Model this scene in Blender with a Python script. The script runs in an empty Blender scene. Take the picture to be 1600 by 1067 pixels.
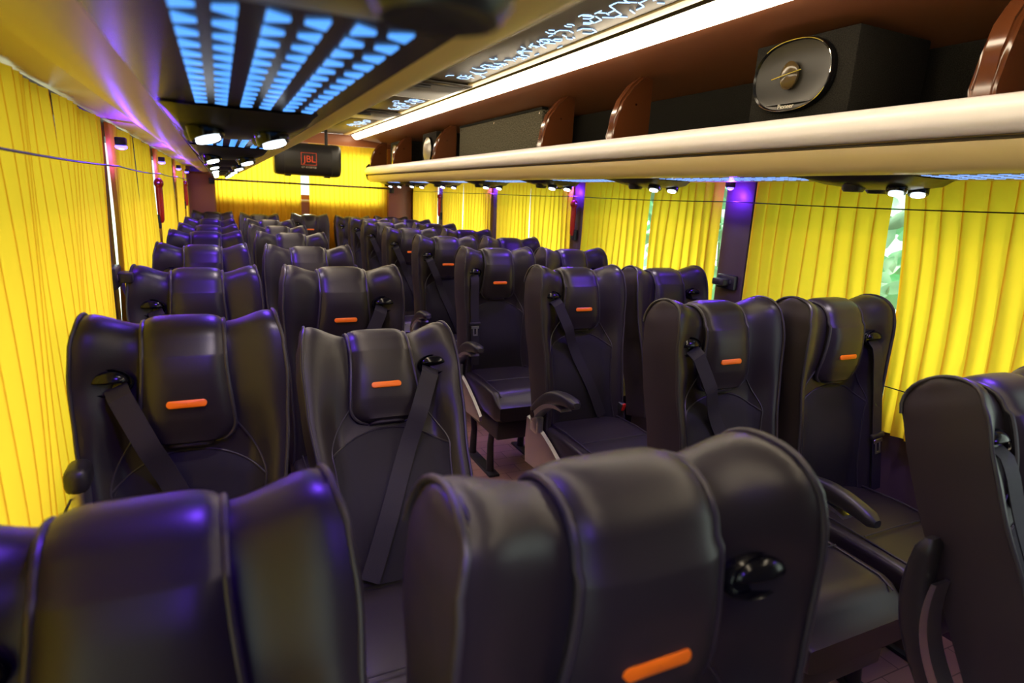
import bpy, bmesh, math, random
from mathutils import Vector, Matrix
random.seed(7)
C = bpy.context.scene.collection
scene = bpy.context.scene
R = math.radians
CZ = 1.36                       # eye height above the seat platform

# ------------------------------------------------------------------ camera
YAW, PIT, ROL, FPX = .4498, .2294, .0513, 950.0
cam = bpy.data.cameras.new('camera'); cam_o = bpy.data.objects.new('camera', cam); C.objects.link(cam_o)
cam.sensor_fit = 'HORIZONTAL'; cam.sensor_width = 36; cam.lens = 36 * FPX / 1600
cam.clip_start = .02
fw = Vector((math.sin(YAW) * math.cos(PIT), math.cos(YAW) * math.cos(PIT), -math.sin(PIT)))
rt = Vector((math.cos(YAW), -math.sin(YAW), 0)); up = rt.cross(fw)
r2 = rt * math.cos(ROL) + up * math.sin(ROL); u2 = -rt * math.sin(ROL) + up * math.cos(ROL)
M3 = Matrix((r2, u2, -fw)).transposed()
cam_o.matrix_world = Matrix.Translation((0, 0, CZ)) @ M3.to_4x4()
cam.dof.use_dof = True; cam.dof.focus_distance = 2.1; cam.dof.aperture_fstop = 4.0
scene.camera = cam_o

# ------------------------------------------------------------------ daylight and exposure
scene.view_settings.view_transform = 'Standard'; scene.view_settings.look = 'None'
scene.view_settings.gamma = 1; scene.view_settings.use_curve_mapping = False
scene.view_settings.exposure = 0.0
world = bpy.data.worlds.new('daylight'); scene.world = world; world.use_nodes = True
wn = world.node_tree.nodes; wn['Background'].inputs[0].default_value = (1, .99, .95, 1)
wn['Background'].inputs[1].default_value = 2.25
sun = bpy.data.lights.new('sun', 'SUN'); sun_o = bpy.data.objects.new('sun', sun); C.objects.link(sun_o)
sun.energy = 20; sun.angle = R(34); sun.color = (1, .93, .8)
sun_o.rotation_euler = Vector((-.18, -1, -.42)).to_track_quat('-Z', 'Y').to_euler()

# ------------------------------------------------------------------ materials
def nmat(name):
    m = bpy.data.materials.new(name); m.use_nodes = True
    return m, m.node_tree.nodes, m.node_tree.links, m.node_tree.nodes['Principled BSDF']
def bump(n, l, b, scale, strength, dist=.002, detail=4):
    tc = n.new('ShaderNodeTexCoord'); t = n.new('ShaderNodeTexNoise'); t.inputs['Scale'].default_value = scale
    t.inputs['Detail'].default_value = detail
    l.new(tc.outputs['Object'], t.inputs['Vector'])
    bp = n.new('ShaderNodeBump'); bp.inputs['Strength'].default_value = strength; bp.inputs['Distance'].default_value = dist
    l.new(t.outputs['Fac'], bp.inputs['Height']); l.new(bp.outputs['Normal'], b.inputs['Normal'])
    return t
def mat(name, col, rough=.5, metal=0, spec=.5, bscale=0, bstr=.2, var=None, coat=0, sheen=0):
    m, n, l, b = nmat(name)
    b.inputs['Base Color'].default_value = (*col, 1); b.inputs['Roughness'].default_value = rough
    b.inputs['Metallic'].default_value = metal; b.inputs['Specular IOR Level'].default_value = spec
    b.inputs['Coat Weight'].default_value = coat; b.inputs['Coat Roughness'].default_value = .12
    b.inputs['Sheen Weight'].default_value = sheen
    t = bump(n, l, b, bscale or 40, bstr if bscale else .03)
    if var:
        rmp = n.new('ShaderNodeValToRGB'); rmp.color_ramp.elements[0].color = (*col, 1); rmp.color_ramp.elements[1].color = (*var, 1)
        rmp.color_ramp.elements[0].position = .35; rmp.color_ramp.elements[1].position = .65
        l.new(t.outputs['Fac'], rmp.inputs['Fac']); l.new(rmp.outputs['Color'], b.inputs['Base Color'])
    return m
def emit(name, col, s):
    m, n, l, b = nmat(name)
    b.inputs['Base Color'].default_value = (*[c * .6 for c in col], 1); b.inputs['Roughness'].default_value = .3
    b.inputs['Emission Color'].default_value = (*col, 1); b.inputs['Emission Strength'].default_value = s
    t = n.new('ShaderNodeTexNoise'); t.inputs['Scale'].default_value = 3
    r = n.new('ShaderNodeMapRange'); r.inputs['To Min'].default_value = s * .9; r.inputs['To Max'].default_value = s * 1.1
    l.new(t.outputs['Fac'], r.inputs['Value']); l.new(r.outputs['Result'], b.inputs['Emission Strength'])
    return m
def curtain_mat():
    m, n, l, b = nmat('yellow curtain cloth'); out = n['Material Output']; n.remove(b)
    tc = n.new('ShaderNodeTexCoord'); w = n.new('ShaderNodeTexNoise'); w.inputs['Scale'].default_value = 260
    l.new(tc.outputs['Object'], w.inputs['Vector'])
    bp = n.new('ShaderNodeBump'); bp.inputs['Strength'].default_value = .15; bp.inputs['Distance'].default_value = .001
    l.new(w.outputs['Fac'], bp.inputs['Height'])
    d = n.new('ShaderNodeBsdfDiffuse'); d.inputs[0].default_value = (.92, .56, .03, 1)
    t = n.new('ShaderNodeBsdfTranslucent'); t.inputs[0].default_value = (1, .655, .035, 1)
    l.new(bp.outputs[0], d.inputs['Normal'])
    mx = n.new('ShaderNodeMixShader'); mx.inputs[0].default_value = .62
    l.new(d.outputs[0], mx.inputs[1]); l.new(t.outputs[0], mx.inputs[2]); l.new(mx.outputs[0], out.inputs[0])
    return m
def glass_mat():
    m, n, l, b = nmat('tinted window glass'); out = n['Material Output']; n.remove(b)
    tc = n.new('ShaderNodeTexCoord'); sx = n.new('ShaderNodeSeparateXYZ'); l.new(tc.outputs['Object'], sx.inputs[0])
    rp = n.new('ShaderNodeValToRGB'); e = rp.color_ramp.elements
    e[0].position = .49; e[0].color = (.90, .98, .93, 1); e[1].position = .51; e[1].color = (.76, .84, .79, 1)
    mr = n.new('ShaderNodeMapRange'); mr.inputs['From Min'].default_value = .72; mr.inputs['From Max'].default_value = 1.72
    l.new(sx.outputs['Z'], mr.inputs['Value']); l.new(mr.outputs['Result'], rp.inputs['Fac'])
    t = n.new('ShaderNodeBsdfTransparent'); l.new(rp.outputs['Color'], t.inputs[0])
    g = n.new('ShaderNodeBsdfGlossy'); g.inputs['Roughness'].default_value = .02
    mx = n.new('ShaderNodeMixShader'); mx.inputs[0].default_value = .06
    l.new(t.outputs[0], mx.inputs[1]); l.new(g.outputs[0], mx.inputs[2]); l.new(mx.outputs[0], out.inputs[0])
    return m
def floor_mat():
    m, n, l, b = nmat('wood grain vinyl floor')
    tc = n.new('ShaderNodeTexCoord'); br = n.new('ShaderNodeTexBrick'); br.inputs['Scale'].default_value = 3
    br.inputs['Color1'].default_value = (.42, .24, .17, 1); br.inputs['Color2'].default_value = (.36, .2, .14, 1)
    br.inputs['Mortar'].default_value = (.15, .08, .05, 1); br.inputs['Mortar Size'].default_value = .006
    l.new(tc.outputs['Object'], br.inputs['Vector']); l.new(br.outputs['Color'], b.inputs['Base Color'])
    b.inputs['Roughness'].default_value = .4
    return m
M = dict(
    leather=mat('charcoal leather', (.0195, .0155, .0175), .37, spec=.42, bscale=420, bstr=.10),
    piping=mat('piping leather', (.03, .026, .03), .4),
    insert=mat('dark seat fabric', (.013, .0115, .0145), .62, spec=.25, bscale=900, bstr=.35),
    side=mat('mauve grey leather', (.03, .022, .025), .5, spec=.35, bscale=420, bstr=.10),
    gloss=mat('glossy black plastic', (.006, .006, .007), .16, spec=.32),
    plastic=mat('black plastic', (.018, .017, .018), .4),
    belt=mat('webbing', (.019, .017, .023), .6, spec=.3, bscale=700, bstr=.4),
    orange=mat('bright orange badge', (1, .20, .006), .4),
    red=mat('red plastic', (.55, .02, .015), .3),
    metal=mat('brushed aluminium', (.6, .6, .62), .32, metal=1, bscale=120, bstr=.05),
    cream=mat('cream moulded plastic', (.80, .63, .28), .36, bscale=15, bstr=.02),
    rail=mat('pearl white rail', (.95, .90, .88), .25),
    dark=mat('dark bronze panel', (.026, .02, .014), .25),
    bronze=mat('bronze ceiling panel', (.075, .058, .035), .42),
    brown=mat('brown trim panel', (.36, .135, .062), .45),
    wood=mat('glossy brown divider', (.12, .036, .012), .14, coat=.6),
    carpet=mat('black carpet', (.012, .011, .010), .95, spec=.1, bscale=300, bstr=.8, var=(.03, .028, .024)),
    carpet_grey=mat('grey carpet', (.03, .028, .02), .95, spec=.1, bscale=150, bstr=.9, var=(.19, .175, .125)),
    wall=mat('window post trim', (.060, .036, .040), .5, bscale=200, bstr=.1),
    wall_grey=mat('grey post edging', (.075, .072, .078), .6),
    wire=mat('black cable', (.012, .012, .012), .4),
    rod=mat('curtain rod', (.09, .07, .05), .35, metal=.6),
    paper=mat('white paper', (.75, .7, .72), .7),
    curtain=curtain_mat(), glass=glass_mat(), floor=floor_mat(),
    warm=emit('warm led', (1, .84, .60), 15),
    white=emit('white reading lamp', (.82, .9, 1), 9),
    blue=emit('blue led', (.09, .36, 1), 1.3),
    paleblue=emit('pale blue led', (.22, .42, 1), 1.1),
    hexw=emit('pale white blue led', (.42, .66, 1), 1.5),
    violet=emit('violet led', (.07, .05, 1), 12),
    cone=mat('speaker cone', (.026, .023, .018), .34),
    chrome=mat('chrome', (.75, .72, .66), .15, metal=1),
    amber=mat('amber dome', (.09, .06, .022), .15),
    silver=mat('silver speaker grille', (.42, .39, .34), .3, metal=.7),
    logo=mat('orange red print', (.95, .10, .03), .5), print=mat('pale print', (.75, .7, .6), .5),
    leaf=mat('green leaf', (.45, .88, .58), .5, var=(.62, .95, .72), bscale=6, bstr=.1),
    stem=mat('twig', (.25, .3, .18), .7), daylight_block=mat('dark daylight block', (.02, .018, .018), .8),
)

# ------------------------------------------------------------------ helpers
def mesh_from(bm, name, m, smooth=True, recalc=True):
    if recalc: bmesh.ops.recalc_face_normals(bm, faces=bm.faces)
    me = bpy.data.meshes.new(name); bm.to_mesh(me); bm.free()
    me.materials.append(m)
    for p in me.polygons: p.use_smooth = smooth
    if smooth:
        try: me.set_sharp_from_angle(angle=R(38))
        except Exception: pass
    return me
def put(name, me, parent=None, loc=(0, 0, 0), rot=(0, 0, 0)):
    o = bpy.data.objects.new(name, me); C.objects.link(o)
    o.location = loc; o.rotation_euler = rot
    if parent: o.parent = parent
    return o
def obj(name, bm, m, parent=None, loc=(0, 0, 0), rot=(0, 0, 0), smooth=True):
    return put(name, mesh_from(bm, name, m, smooth), parent, loc, rot)
def tag(o, label, cat, group=None):
    o['label'] = label; o['category'] = cat
    if group: o['group'] = group
    return o
def thing(name, label, cat, loc=(0, 0, 0), group=None):
    o = bpy.data.objects.new(name, None); C.objects.link(o); o.location = loc; o.empty_display_size = .05
    return tag(o, label, cat, group)
def struct(name, bm, m, smooth=False):
    o = obj(name, bm, m, smooth=smooth); o['kind'] = 'structure'; return o
def box(bm, x0, x1, y0, y1, z0, z1, bev=0, seg=2):
    r = bmesh.ops.create_cube(bm, size=1)
    for v in r['verts']:
        v.co = Vector(((x0 + x1) / 2 + v.co.x * (x1 - x0), (y0 + y1) / 2 + v.co.y * (y1 - y0), (z0 + z1) / 2 + v.co.z * (z1 - z0)))
    if bev:
        es = list({e for v in r['verts'] for e in v.link_edges})
        bmesh.ops.bevel(bm, geom=es, offset=bev, segments=seg, profile=.5, affect='EDGES')
    return bm
def B(*a, **k): return box(bmesh.new(), *a, **k)
def tube(bm, pts, rad, seg=8, cap=True):
    pts = [Vector(p) for p in pts]; rings = []
    ref = None
    for i, p in enumerate(pts):
        d = (pts[min(i + 1, len(pts) - 1)] - pts[max(i - 1, 0)]).normalized()
        if ref is None:
            ref = d.orthogonal().normalized()
        n1 = (ref - d * ref.dot(d))
        n1 = n1.normalized() if n1.length > 1e-6 else d.orthogonal().normalized()
        ref = n1; n2 = d.cross(n1)
        rr = rad[i] if isinstance(rad, (list, tuple)) else rad
        rings.append([bm.verts.new(p + (n1 * math.cos(a) + n2 * math.sin(a)) * rr) for a in [2 * math.pi * k / seg for k in range(seg)]])
    for a, b in zip(rings, rings[1:]):
        for k in range(seg): bm.faces.new((a[k], a[(k + 1) % seg], b[(k + 1) % seg], b[k]))
    if cap: bm.faces.new(rings[0][::-1]); bm.faces.new(rings[-1])
    return bm
def grid(bm, P, close_u=False):
    vs = [[bm.verts.new(p) for p in row] for row in P]
    for i in range(len(vs) - 1):
        n = len(vs[i])
        for j in range(n if close_u else n - 1):
            bm.faces.new((vs[i][j], vs[i][(j + 1) % n], vs[i + 1][(j + 1) % n], vs[i + 1][j]))
    return vs
def extrude_y(bm, prof, y0, y1, cap=True, ny=1):
    """closed xz profile swept along y"""
    rows = [[bm.verts.new((x, y0 + (y1 - y0) * k / ny, z)) for x, z in prof] for k in range(ny + 1)]
    n = len(prof)
    for a, b in zip(rows, rows[1:]):
        for i in range(n): bm.faces.new((a[i], a[(i + 1) % n], b[(i + 1) % n], b[i]))
    if cap: bm.faces.new(rows[0][::-1]); bm.faces.new(rows[-1])
    return bm
def sheet_y(bm, prof, y0, y1, t=.006, side=1):
    """open xz profile given a thickness and swept along y"""
    out = []
    for i, (x, z) in enumerate(prof):
        a = prof[max(i - 1, 0)]; b = prof[min(i + 1, len(prof) - 1)]
        dx, dz = b[0] - a[0], b[1] - a[1]; L = math.hypot(dx, dz) or 1
        out.append((x - dz / L * t * side, z + dx / L * t * side))
    return extrude_y(bm, prof + out[::-1], y0, y1)
def sm(a, b, x):
    t = max(0, min(1, (x - a) / (b - a))); return t * t * (3 - 2 * t)
def lerp_pts(tab, x):
    for (a, fa), (b, fb) in zip(tab, tab[1:]):
        if x <= b: 
            t = sm(a, b, x); return fa + (fb - fa) * t
    return tab[-1][1]
def disc(bm, c, r, n, seg=24, depth=.004, squash=(1, 1)):
    n = Vector(n).normalized(); a = n.orthogonal().normalized(); b = n.cross(a); c = Vector(c)
    P = []
    for d, rr in ((0, .001), (0, 1), (-depth, 1), (-depth, .001)):
        P.append([c + n * d + (a * math.cos(t) * squash[0] + b * math.sin(t) * squash[1]) * r * rr for t in [2 * math.pi * k / seg for k in range(seg)]])
    grid(bm, P, True); return bm
def text_mesh(body, size, name, ext=.001, spacing=1.0):
    cu = bpy.data.curves.new(name, 'FONT'); cu.body = body; cu.size = size; cu.align_x = 'CENTER'; cu.align_y = 'CENTER'
    cu.extrude = ext; cu.space_character = spacing
    t = bpy.data.objects.new(name, cu); C.objects.link(t)
    bpy.context.view_layer.update()
    me = bpy.data.meshes.new_from_object(t.evaluated_get(bpy.context.evaluated_depsgraph_get()))
    bpy.data.objects.remove(t); bpy.data.curves.remove(cu)
    return me

# ------------------------------------------------------------------ bus dimensions
XL, XR = -.345, 2.13            # inner wall faces
Y0, Y1 = -.75, 7.62            # added front wall that blocks daylight, rear wall
ZC = CZ + .632                  # ceiling
POSTS = [.60, 2.10, 3.49, 4.84, 6.22]; POSTS_L = [.62, 2.25, 3.76, 5.30, 6.62]

def wall_bay(bm, x0, x1, ya, yb, za, zb, wy0, wy1, wz0, wz1, r, seg=6):
    """slab between x0 and x1 with a rounded window opening"""
    inner = []
    for cy, cz, a0 in ((wy1 - r, wz1 - r, 0), (wy0 + r, wz1 - r, 90), (wy0 + r, wz0 + r, 180), (wy1 - r, wz0 + r, 270)):
        for k in range(seg + 1):
            a = R(a0 + 90 * k / seg); inner.append((cy + r * math.cos(a), cz + r * math.sin(a)))
    outer = []
    for (y, z) in inner:
        dy, dz = y - (wy0 + wy1) / 2, z - (wz0 + wz1) / 2
        hy, hz = (wy1 - wy0) / 2, (wz1 - wz0) / 2
        k = 1 / max(abs(dy) / hy, abs(dz) / hz)
        fy, fz = dy * k / hy, dz * k / hz
        outer.append(((ya + yb) / 2 + fy * (yb - ya) / 2, (za + zb) / 2 + fz * (zb - za) / 2))
    n = len(inner)
    loops = [[bm.verts.new((x, y, z)) for y, z in L] for x, L in ((x0, outer), (x0, inner), (x1, inner), (x1, outer))]
    for a, b in zip(loops, loops[1:] + loops[:1]):
        for i in range(n): bm.faces.new((a[i], a[(i + 1) % n], b[(i + 1) % n], b[i]))
    # square corners of the outer rectangle are filled by the slab's neighbours
WZ0, WZ1 = .72, 1.50
for side, x0, x1 in (('left', XL - .06, XL), ('right', XR, XR + .06)):
    bounds = [Y0, *(POSTS_L if side == 'left' else POSTS), Y1]
    bm = bmesh.new()
    box(bm, x0, x1, Y0, Y1, 0, WZ0 - .04); box(bm, x0, x1 + (.037 if side == 'left' else 0), Y0, Y1, WZ1 + .04, ZC + .1)
    for i in range(len(bounds) - 1):
        a, b = bounds[i], bounds[i + 1]
        wa = a + (.085 if i else .06); wb = b - (.085 if i < len(bounds) - 2 else .42)
        wall_bay(bm, x0, x1, a, b, WZ0 - .04, WZ1 + .04, wa, wb, WZ0, WZ1, .11)
    struct('wall_' + side, bm, M['wall'])
    for i in range(len(bounds) - 1):
        a, b = bounds[i], bounds[i + 1]
        wa = a + (.085 if i else .06); wb = b - (.085 if i < len(bounds) - 2 else .42)
        xm = (x0 + x1) / 2 + (.015 if side == 'right' else -.015)
        o = struct('window_%d' % (i + 1 + (5 if side == 'right' else 0) + (1 if side == 'right' else 0)),
                   B(xm - .003, xm + .003, wa + .002, wb - .002, WZ0 + .002, WZ1 - .002), M['glass'])
# post trim strips on the inner face
k = 1
for side, xi, s in (('left', XL, 1), ('right', XR, -1)):
    for p in (POSTS_L if s > 0 else POSTS)[1:]:
        bm = bmesh.new(); box(bm, min(xi, xi + s * .035), max(xi, xi + s * .035), p - .095, p + .075, .05, 1.53, .012)
        o = struct('trim_%d' % k, bm, M['wall'], True); k += 1
        bm = bmesh.new(); box(bm, min(xi, xi + s * .03), max(xi, xi + s * .03), p - .128, p - .094, .05, 1.53, .008)
        o = struct('trim_%d' % k, bm, M['wall_grey'], True); k += 1
struct('floor', B(XL - .06, XR + .06, Y0, Y1 + .08, -.06, 0), M['floor'])
struct('ceiling', B(XL - .06, XR + .06, Y0, Y1 + .08, ZC, ZC + .1), M['bronze'])
struct('wall_front', B(XL - .06, XR + .06, Y0 - .06, Y0, 0, ZC), M['daylight_block'])  # added unseen wall behind the camera, dark to keep frontal daylight off the seats
# rear wall: window opening high up, brown panels at the sides
bm = bmesh.new()
RW0, RW1, RZ0, RZ1 = 0.0, 1.80, 1.29, 1.84
box(bm, XL, XR, Y1, Y1 + .06, 0, RZ0); box(bm, XL, RW0, Y1, Y1 + .06, RZ0, RZ1); box(bm, RW1, XR, Y1, Y1 + .06, RZ0, RZ1)
box(bm, XL, XR, Y1, Y1 + .06, RZ1, ZC)
struct('wall_rear', bm, M['brown'])
o = struct('window_13', B(RW0, RW1, Y1 + .03, Y1 + .036, RZ0, RZ1), M['glass'])
bm = bmesh.new(); box(bm, .845, .935, 7.50, Y1, .3, 1.21, .006); struct('trim_20', bm, M['brown'])
bm = bmesh.new(); box(bm, .835, .945, 7.495, Y1, 1.21, 1.235, .004); struct('trim_21', bm, M['cream'])
for i, (a, b) in enumerate(((XL, -.03), (1.83, XR))):
    bm = bmesh.new(); box(bm, a, b, 7.40, Y1, .3, 1.47, .02, 3); struct('trim_%d' % (22 + i), bm, M['brown'], True)
bm = bmesh.new(); box(bm, RW0 - .1, XR, 7.50, Y1, 1.865, ZC, .015); struct('trim_24', bm, M['brown'], True)

# soffit over the racks, led cove, ceiling side strips (both sides are built alike)
CX = .91
def mir(prof, s): return prof if s > 0 else [(2 * CX - x, z) for x, z in prof]
tn = 25
for s in (1, -1):
    bm = bmesh.new()
    extrude_y(bm, mir([(XR + .04, CZ + .530), (1.475, CZ + .588), (1.462, CZ + .594), (1.462, ZC), (XR + .04, ZC)], s), Y0, 7.46)
    struct('trim_%d' % tn, bm, M['brown']); tn += 1
    bm = bmesh.new()
    extrude_y(bm, mir([(1.370, ZC), (1.372, ZC - .010), (1.33, ZC - .010), (1.325, ZC)], s), Y0, 7.46)
    struct('trim_%d' % tn, bm, M['cream']); tn += 1
    t = thing('led_strip', 'long warm white light strip running %s' % ('along the ceiling above the right luggage shelf' if s > 0 else 'along the ceiling above the left luggage rack'),
              'light strip', (CX + s * .52, 3, ZC - .04), 'ceiling light strips')
    bm = bmesh.new()
    extrude_y(bm, mir([(1.461, ZC - .001), (1.472, CZ + .590), (1.470, CZ + .579), (1.460, CZ + .573), (1.445, CZ + .577), (1.425, CZ + .592), (1.404, ZC - .012), (1.400, ZC - .001)], s), -.6, 7.38)
    for v in bm.verts: v.co -= Vector(t.location)
    obj('diffuser', bm, M['warm'], t, smooth=False)
    bm = bmesh.new()
    extrude_y(bm, mir([(1.399, ZC - .001), (1.403, ZC - .012), (1.397, ZC - .013), (1.390, ZC - .001)], s), -.6, 7.38)
    for v in bm.verts: v.co -= Vector(t.location)
    obj('trim_bead', bm, M['dark'], t, smooth=False)

# hexagon light patterns in the ceiling
def hex_patch(y0, y1, xs, seed, z):
    rnd = random.Random(seed); bm = bmesh.new()
    y = y0
    while y < y1:
        for c in range(rnd.choice((1, 2, 2))):
            r = rnd.choice((.018, .026, .036, .045)); cx = rnd.uniform(xs[0] + .02, xs[1] - .02); cy = y + rnd.uniform(-.03, .03)
            skip = rnd.randint(0, 5)
            for k in range(6):
                if k == skip or rnd.random() < .22: continue
                a0, a1 = R(60 * k + 30), R(60 * k + 90)
                p = Vector((cx + r * math.cos(a0), cy + r * math.sin(a0), 0)); q = Vector((cx + r * math.cos(a1), cy + r * math.sin(a1), 0))
                q = p + (q - p) * .9
                n = (q - p).cross(Vector((0, 0, 1))).normalized() * .0018
                vs = [bm.verts.new(w + Vector((0, 0, zz))) for zz in (z, z - .003) for w in (p + n, q + n, q - n, p - n)]
                for f in ((0, 1, 2, 3), (7, 6, 5, 4), (0, 4, 5, 1), (1, 5, 6, 2), (2, 6, 7, 3), (3, 7, 4, 0)): bm.faces.new([vs[i] for i in f])
        y += rnd.uniform(.055, .075)
    return bm
for i, (a, b, w) in enumerate(((.95, 3.42, 'nearest the camera, above the aisle'), (4.22, 4.95, 'behind the ceiling hatch'), (5.75, 6.5, 'at the rear, near the hanging speaker'))):
    t = thing('ceiling_light_panel', 'lit hexagon line pattern in the ceiling, ' + w, 'ceiling light', (1.30, a, ZC), 'hexagon ceiling lights')
    bm = B(-.22, .025, 0, b - a, -.006, 0, .002); obj('backing_panel', bm, M['bronze'], t)
    obj('light_pattern', hex_patch(.06, b - a - .05, (-.155, .0), 11 + i, -.006), M['hexw'], t, smooth=False)
for a, b, w in ((3.50, 4.14, 'middle of the ceiling'), (5.05, 5.6, 'towards the rear of the ceiling')):
    t = thing('ceiling_hatch', 'dark rectangular hatch panel in the ' + w, 'hatch', (1.07, a, ZC), 'ceiling hatches')
    obj('hatch_frame', B(-.35, .29, 0, b - a, -.018, 0, .008), M['dark'], t)
    obj('hatch_panel', B(-.31, .25, .05, b - a - .05, -.024, -.015, .004), M['plastic'], t)
    obj('handle', B(-.06, .06, .07, .10, -.04, -.022, .006), M['plastic'], t)

# ------------------------------------------------------------------ luggage racks
UNITS = [-.62, .20, 1.20, 2.29, 3.22, 4.20, 5.16, 6.10, 6.95]
ZU = CZ + .117
def rack(s):
    nm = 'right' if s > 0 else 'left'
    t = thing('luggage_rack', 'open cream luggage shelf with brown dividers above the right windows' if s > 0 else
              'cream luggage rack seen from below above the left windows', 'luggage rack', (CX + s * 1.0, 3.4, ZU), 'overhead luggage racks')
    off = Vector(t.location)
    def part(name, bm, m, par=None, smooth=True, off=off):
        for v in bm.verts: v.co -= off
        return obj(name, bm, m, par or t, smooth=smooth)
    ye = 7.39; ys = -.7
    # rounded top rail
    n = 18; prof = []
    for k in range(n):
        a = 2 * math.pi * k / n
        prof.append((1.588 + .036 * math.cos(a) + .012 * math.sin(a), CZ + .240 + .045 * math.sin(a)))
    part('top_rail', extrude_y(bmesh.new(), mir(prof, s), ys, ye), M['rail'])
    fas = [(1.592, CZ + .197), (1.582, CZ + .188), (1.580, CZ + .172), (1.584, CZ + .155), (1.592, CZ + .138), (1.604, CZ + .126), (1.620, CZ + .118), (1.645, CZ + .115), (1.66, CZ + .120)]
    part('fascia', sheet_y(bmesh.new(), mir(fas, s), ys, ye, .008, -s if False else (1 if s > 0 else -1)), M['cream'])
    part('seam_bead', extrude_y(bmesh.new(), mir([(1.575, CZ + .186), (1.584, CZ + .193), (1.592, CZ + .190), (1.592, CZ + .182)], s), ys, ye), M['bronze'])
    part('shelf', extrude_y(bmesh.new(), mir([(1.60, CZ + .20), (1.60, CZ + .215), (XR - .005, CZ + .215), (XR - .005, CZ + .20)], s), ys, ye), M['carpet'], smooth=False)
    part('underside_panel', extrude_y(bmesh.new(), mir([(1.652, ZU), (1.652, ZU + .02), (1.90, ZU + .02), (1.90, ZU)], s), ys, ye), M['dark'], smooth=False)
    cove = [(1.898, ZU + .006), (1.93, ZU + .002), (1.955, ZU + .0), (1.985, ZU + .010), (2.00, ZU + .030), (2.03, ZU + .05), (XR - .006, ZU + .055)]
    part('window_cove', sheet_y(bmesh.new(), mir(cove, s), ys, ye, .008, 1 if s > 0 else -1), M['cream'])
    part('rear_lining', extrude_y(bmesh.new(), mir([(XR - .05, CZ + .215), (XR - .05, CZ + .533), (XR - .004, CZ + .530), (XR - .004, CZ + .215)], s), ys, ye), M['carpet'], smooth=False)
    part('end_cap', extrude_y(bmesh.new(), mir([(1.58, CZ + .14), (1.555, CZ + .22), (1.57, CZ + .29), (1.60, CZ + .32), (XR - .05, CZ + .32), (XR - .05, CZ + .12), (1.62, CZ + .115)], s), ye, ye + .012), M['dark'])
    # dividers
    dv = [.90, 2.42, 3.10, 4.98, 6.30, 7.33] if s > 0 else [.9, 2.4, 3.9, 5.4, 6.9]
    for y in dv:
        bm = bmesh.new()
        prof = [(1.605, CZ + .216), (1.600, CZ + .30), (1.608, CZ + .38), (1.635, CZ + .455), (1.685, CZ + .520), (1.735, CZ + .562), (1.79, CZ + .557), (1.79, CZ + .216)]
        extrude_y(bm, mir(prof, s), y - .03, y + .03)
        es = [e for e in bm.edges if abs(e.verts[0].co.y - e.verts[1].co.y) < 1e-5 and (e.verts[0].co.x - CX) * s < .85 and (e.verts[1].co.x - CX) * s < .85]
        bmesh.ops.bevel(bm, geom=es, offset=.012, segments=3, affect='EDGES')
        p = part('divider', bm, M['wood'])
        bm = bmesh.new(); disc(bm, (CX + s * .80, y - .030, CZ + .44), .005, (0, -1, 0), 10, .003); part('screw', bm, M['chrome'], p)
    # light panels and service units under the shelf
    for i in range(len(UNITS) - 1):
        a, b = UNITS[i] + .27, UNITS[i + 1] - .14
        bm = bmesh.new()
        cols = (1.690, 1.716, 1.750, 1.776, 1.810, 1.836)
        ny = 13
        for ci, x in enumerate(cols):
            for r in range(ny):
                y = a + (b - a) * (r + .5) / ny; h = (b - a) / ny * .30; w = .0080
                d = 1 if ci % 2 else -1
                pr = [(x - w, y - h * (1 if d < 0 else .25)), (x + w, y - h * (.25 if d < 0 else 1)), (x + w, y + h * (.25 if d < 0 else 1)), (x - w, y + h * (1 if d < 0 else .25))]
                vs = [bm.verts.new((CX + s * (q[0] - CX), q[1], z)) for z in (ZU - .0005, ZU - .003) for q in pr]
                for f in ((0, 1, 2, 3), (7, 6, 5, 4), (0, 4, 5, 1), (1, 5, 6, 2), (2, 6, 7, 3), (3, 7, 4, 0)): bm.faces.new([vs[q] for q in f])
        nf = len(bm.faces); box(bm, min(CX + s * (1.672 - CX), CX + s * (1.856 - CX)), max(CX + s * (1.672 - CX), CX + s * (1.856 - CX)), a - .01, b + .01, ZU - .0012, ZU + .002)
        bm.faces.ensure_lookup_table()
        for f_ in bm.faces[nf:]: f_.material_index = 1
        lp = part('light_panel', bm, M['blue'] if s < 0 else M['paleblue'], smooth=False); lp.data.materials.append(M['dark'])
        L = bpy.data.lights.new('panel_light', 'SPOT'); lo = bpy.data.objects.new('panel_light', L); C.objects.link(lo)
        L.energy = 15.0; L.color = (.17, .05, 1); L.shadow_soft_size = .02; L.spot_size = R(158); L.spot_blend = 1.0
        lo.location = Vector((CX + s * .85 if s < 0 else CX + .70, (a + b) / 2, ZU - .03)) - off; lo.parent = t
    for y in UNITS:
        bm = bmesh.new()
        prof = [(1.668, ZU), (1.68, ZU - .016), (1.72, ZU - .030), (1.80, ZU - .034), (1.87, ZU - .028), (1.895, ZU)]
        # moulded body, tapering at both ends
        rows = []
        for yy, k in ((-.13, .1), (-.10, .75), (-.05, 1), (.10, 1), (.17, .7), (.25, .1)):
            rows.append([(CX + s * (x - CX), y + yy, ZU - (ZU - z) * k - .001) for x, z in prof])
        grid(bm, rows); bmesh.ops.contextual_create(bm, geom=[e for e in bm.edges if e.is_boundary])
        body = part('service_unit', bm, M['plastic'])
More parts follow.
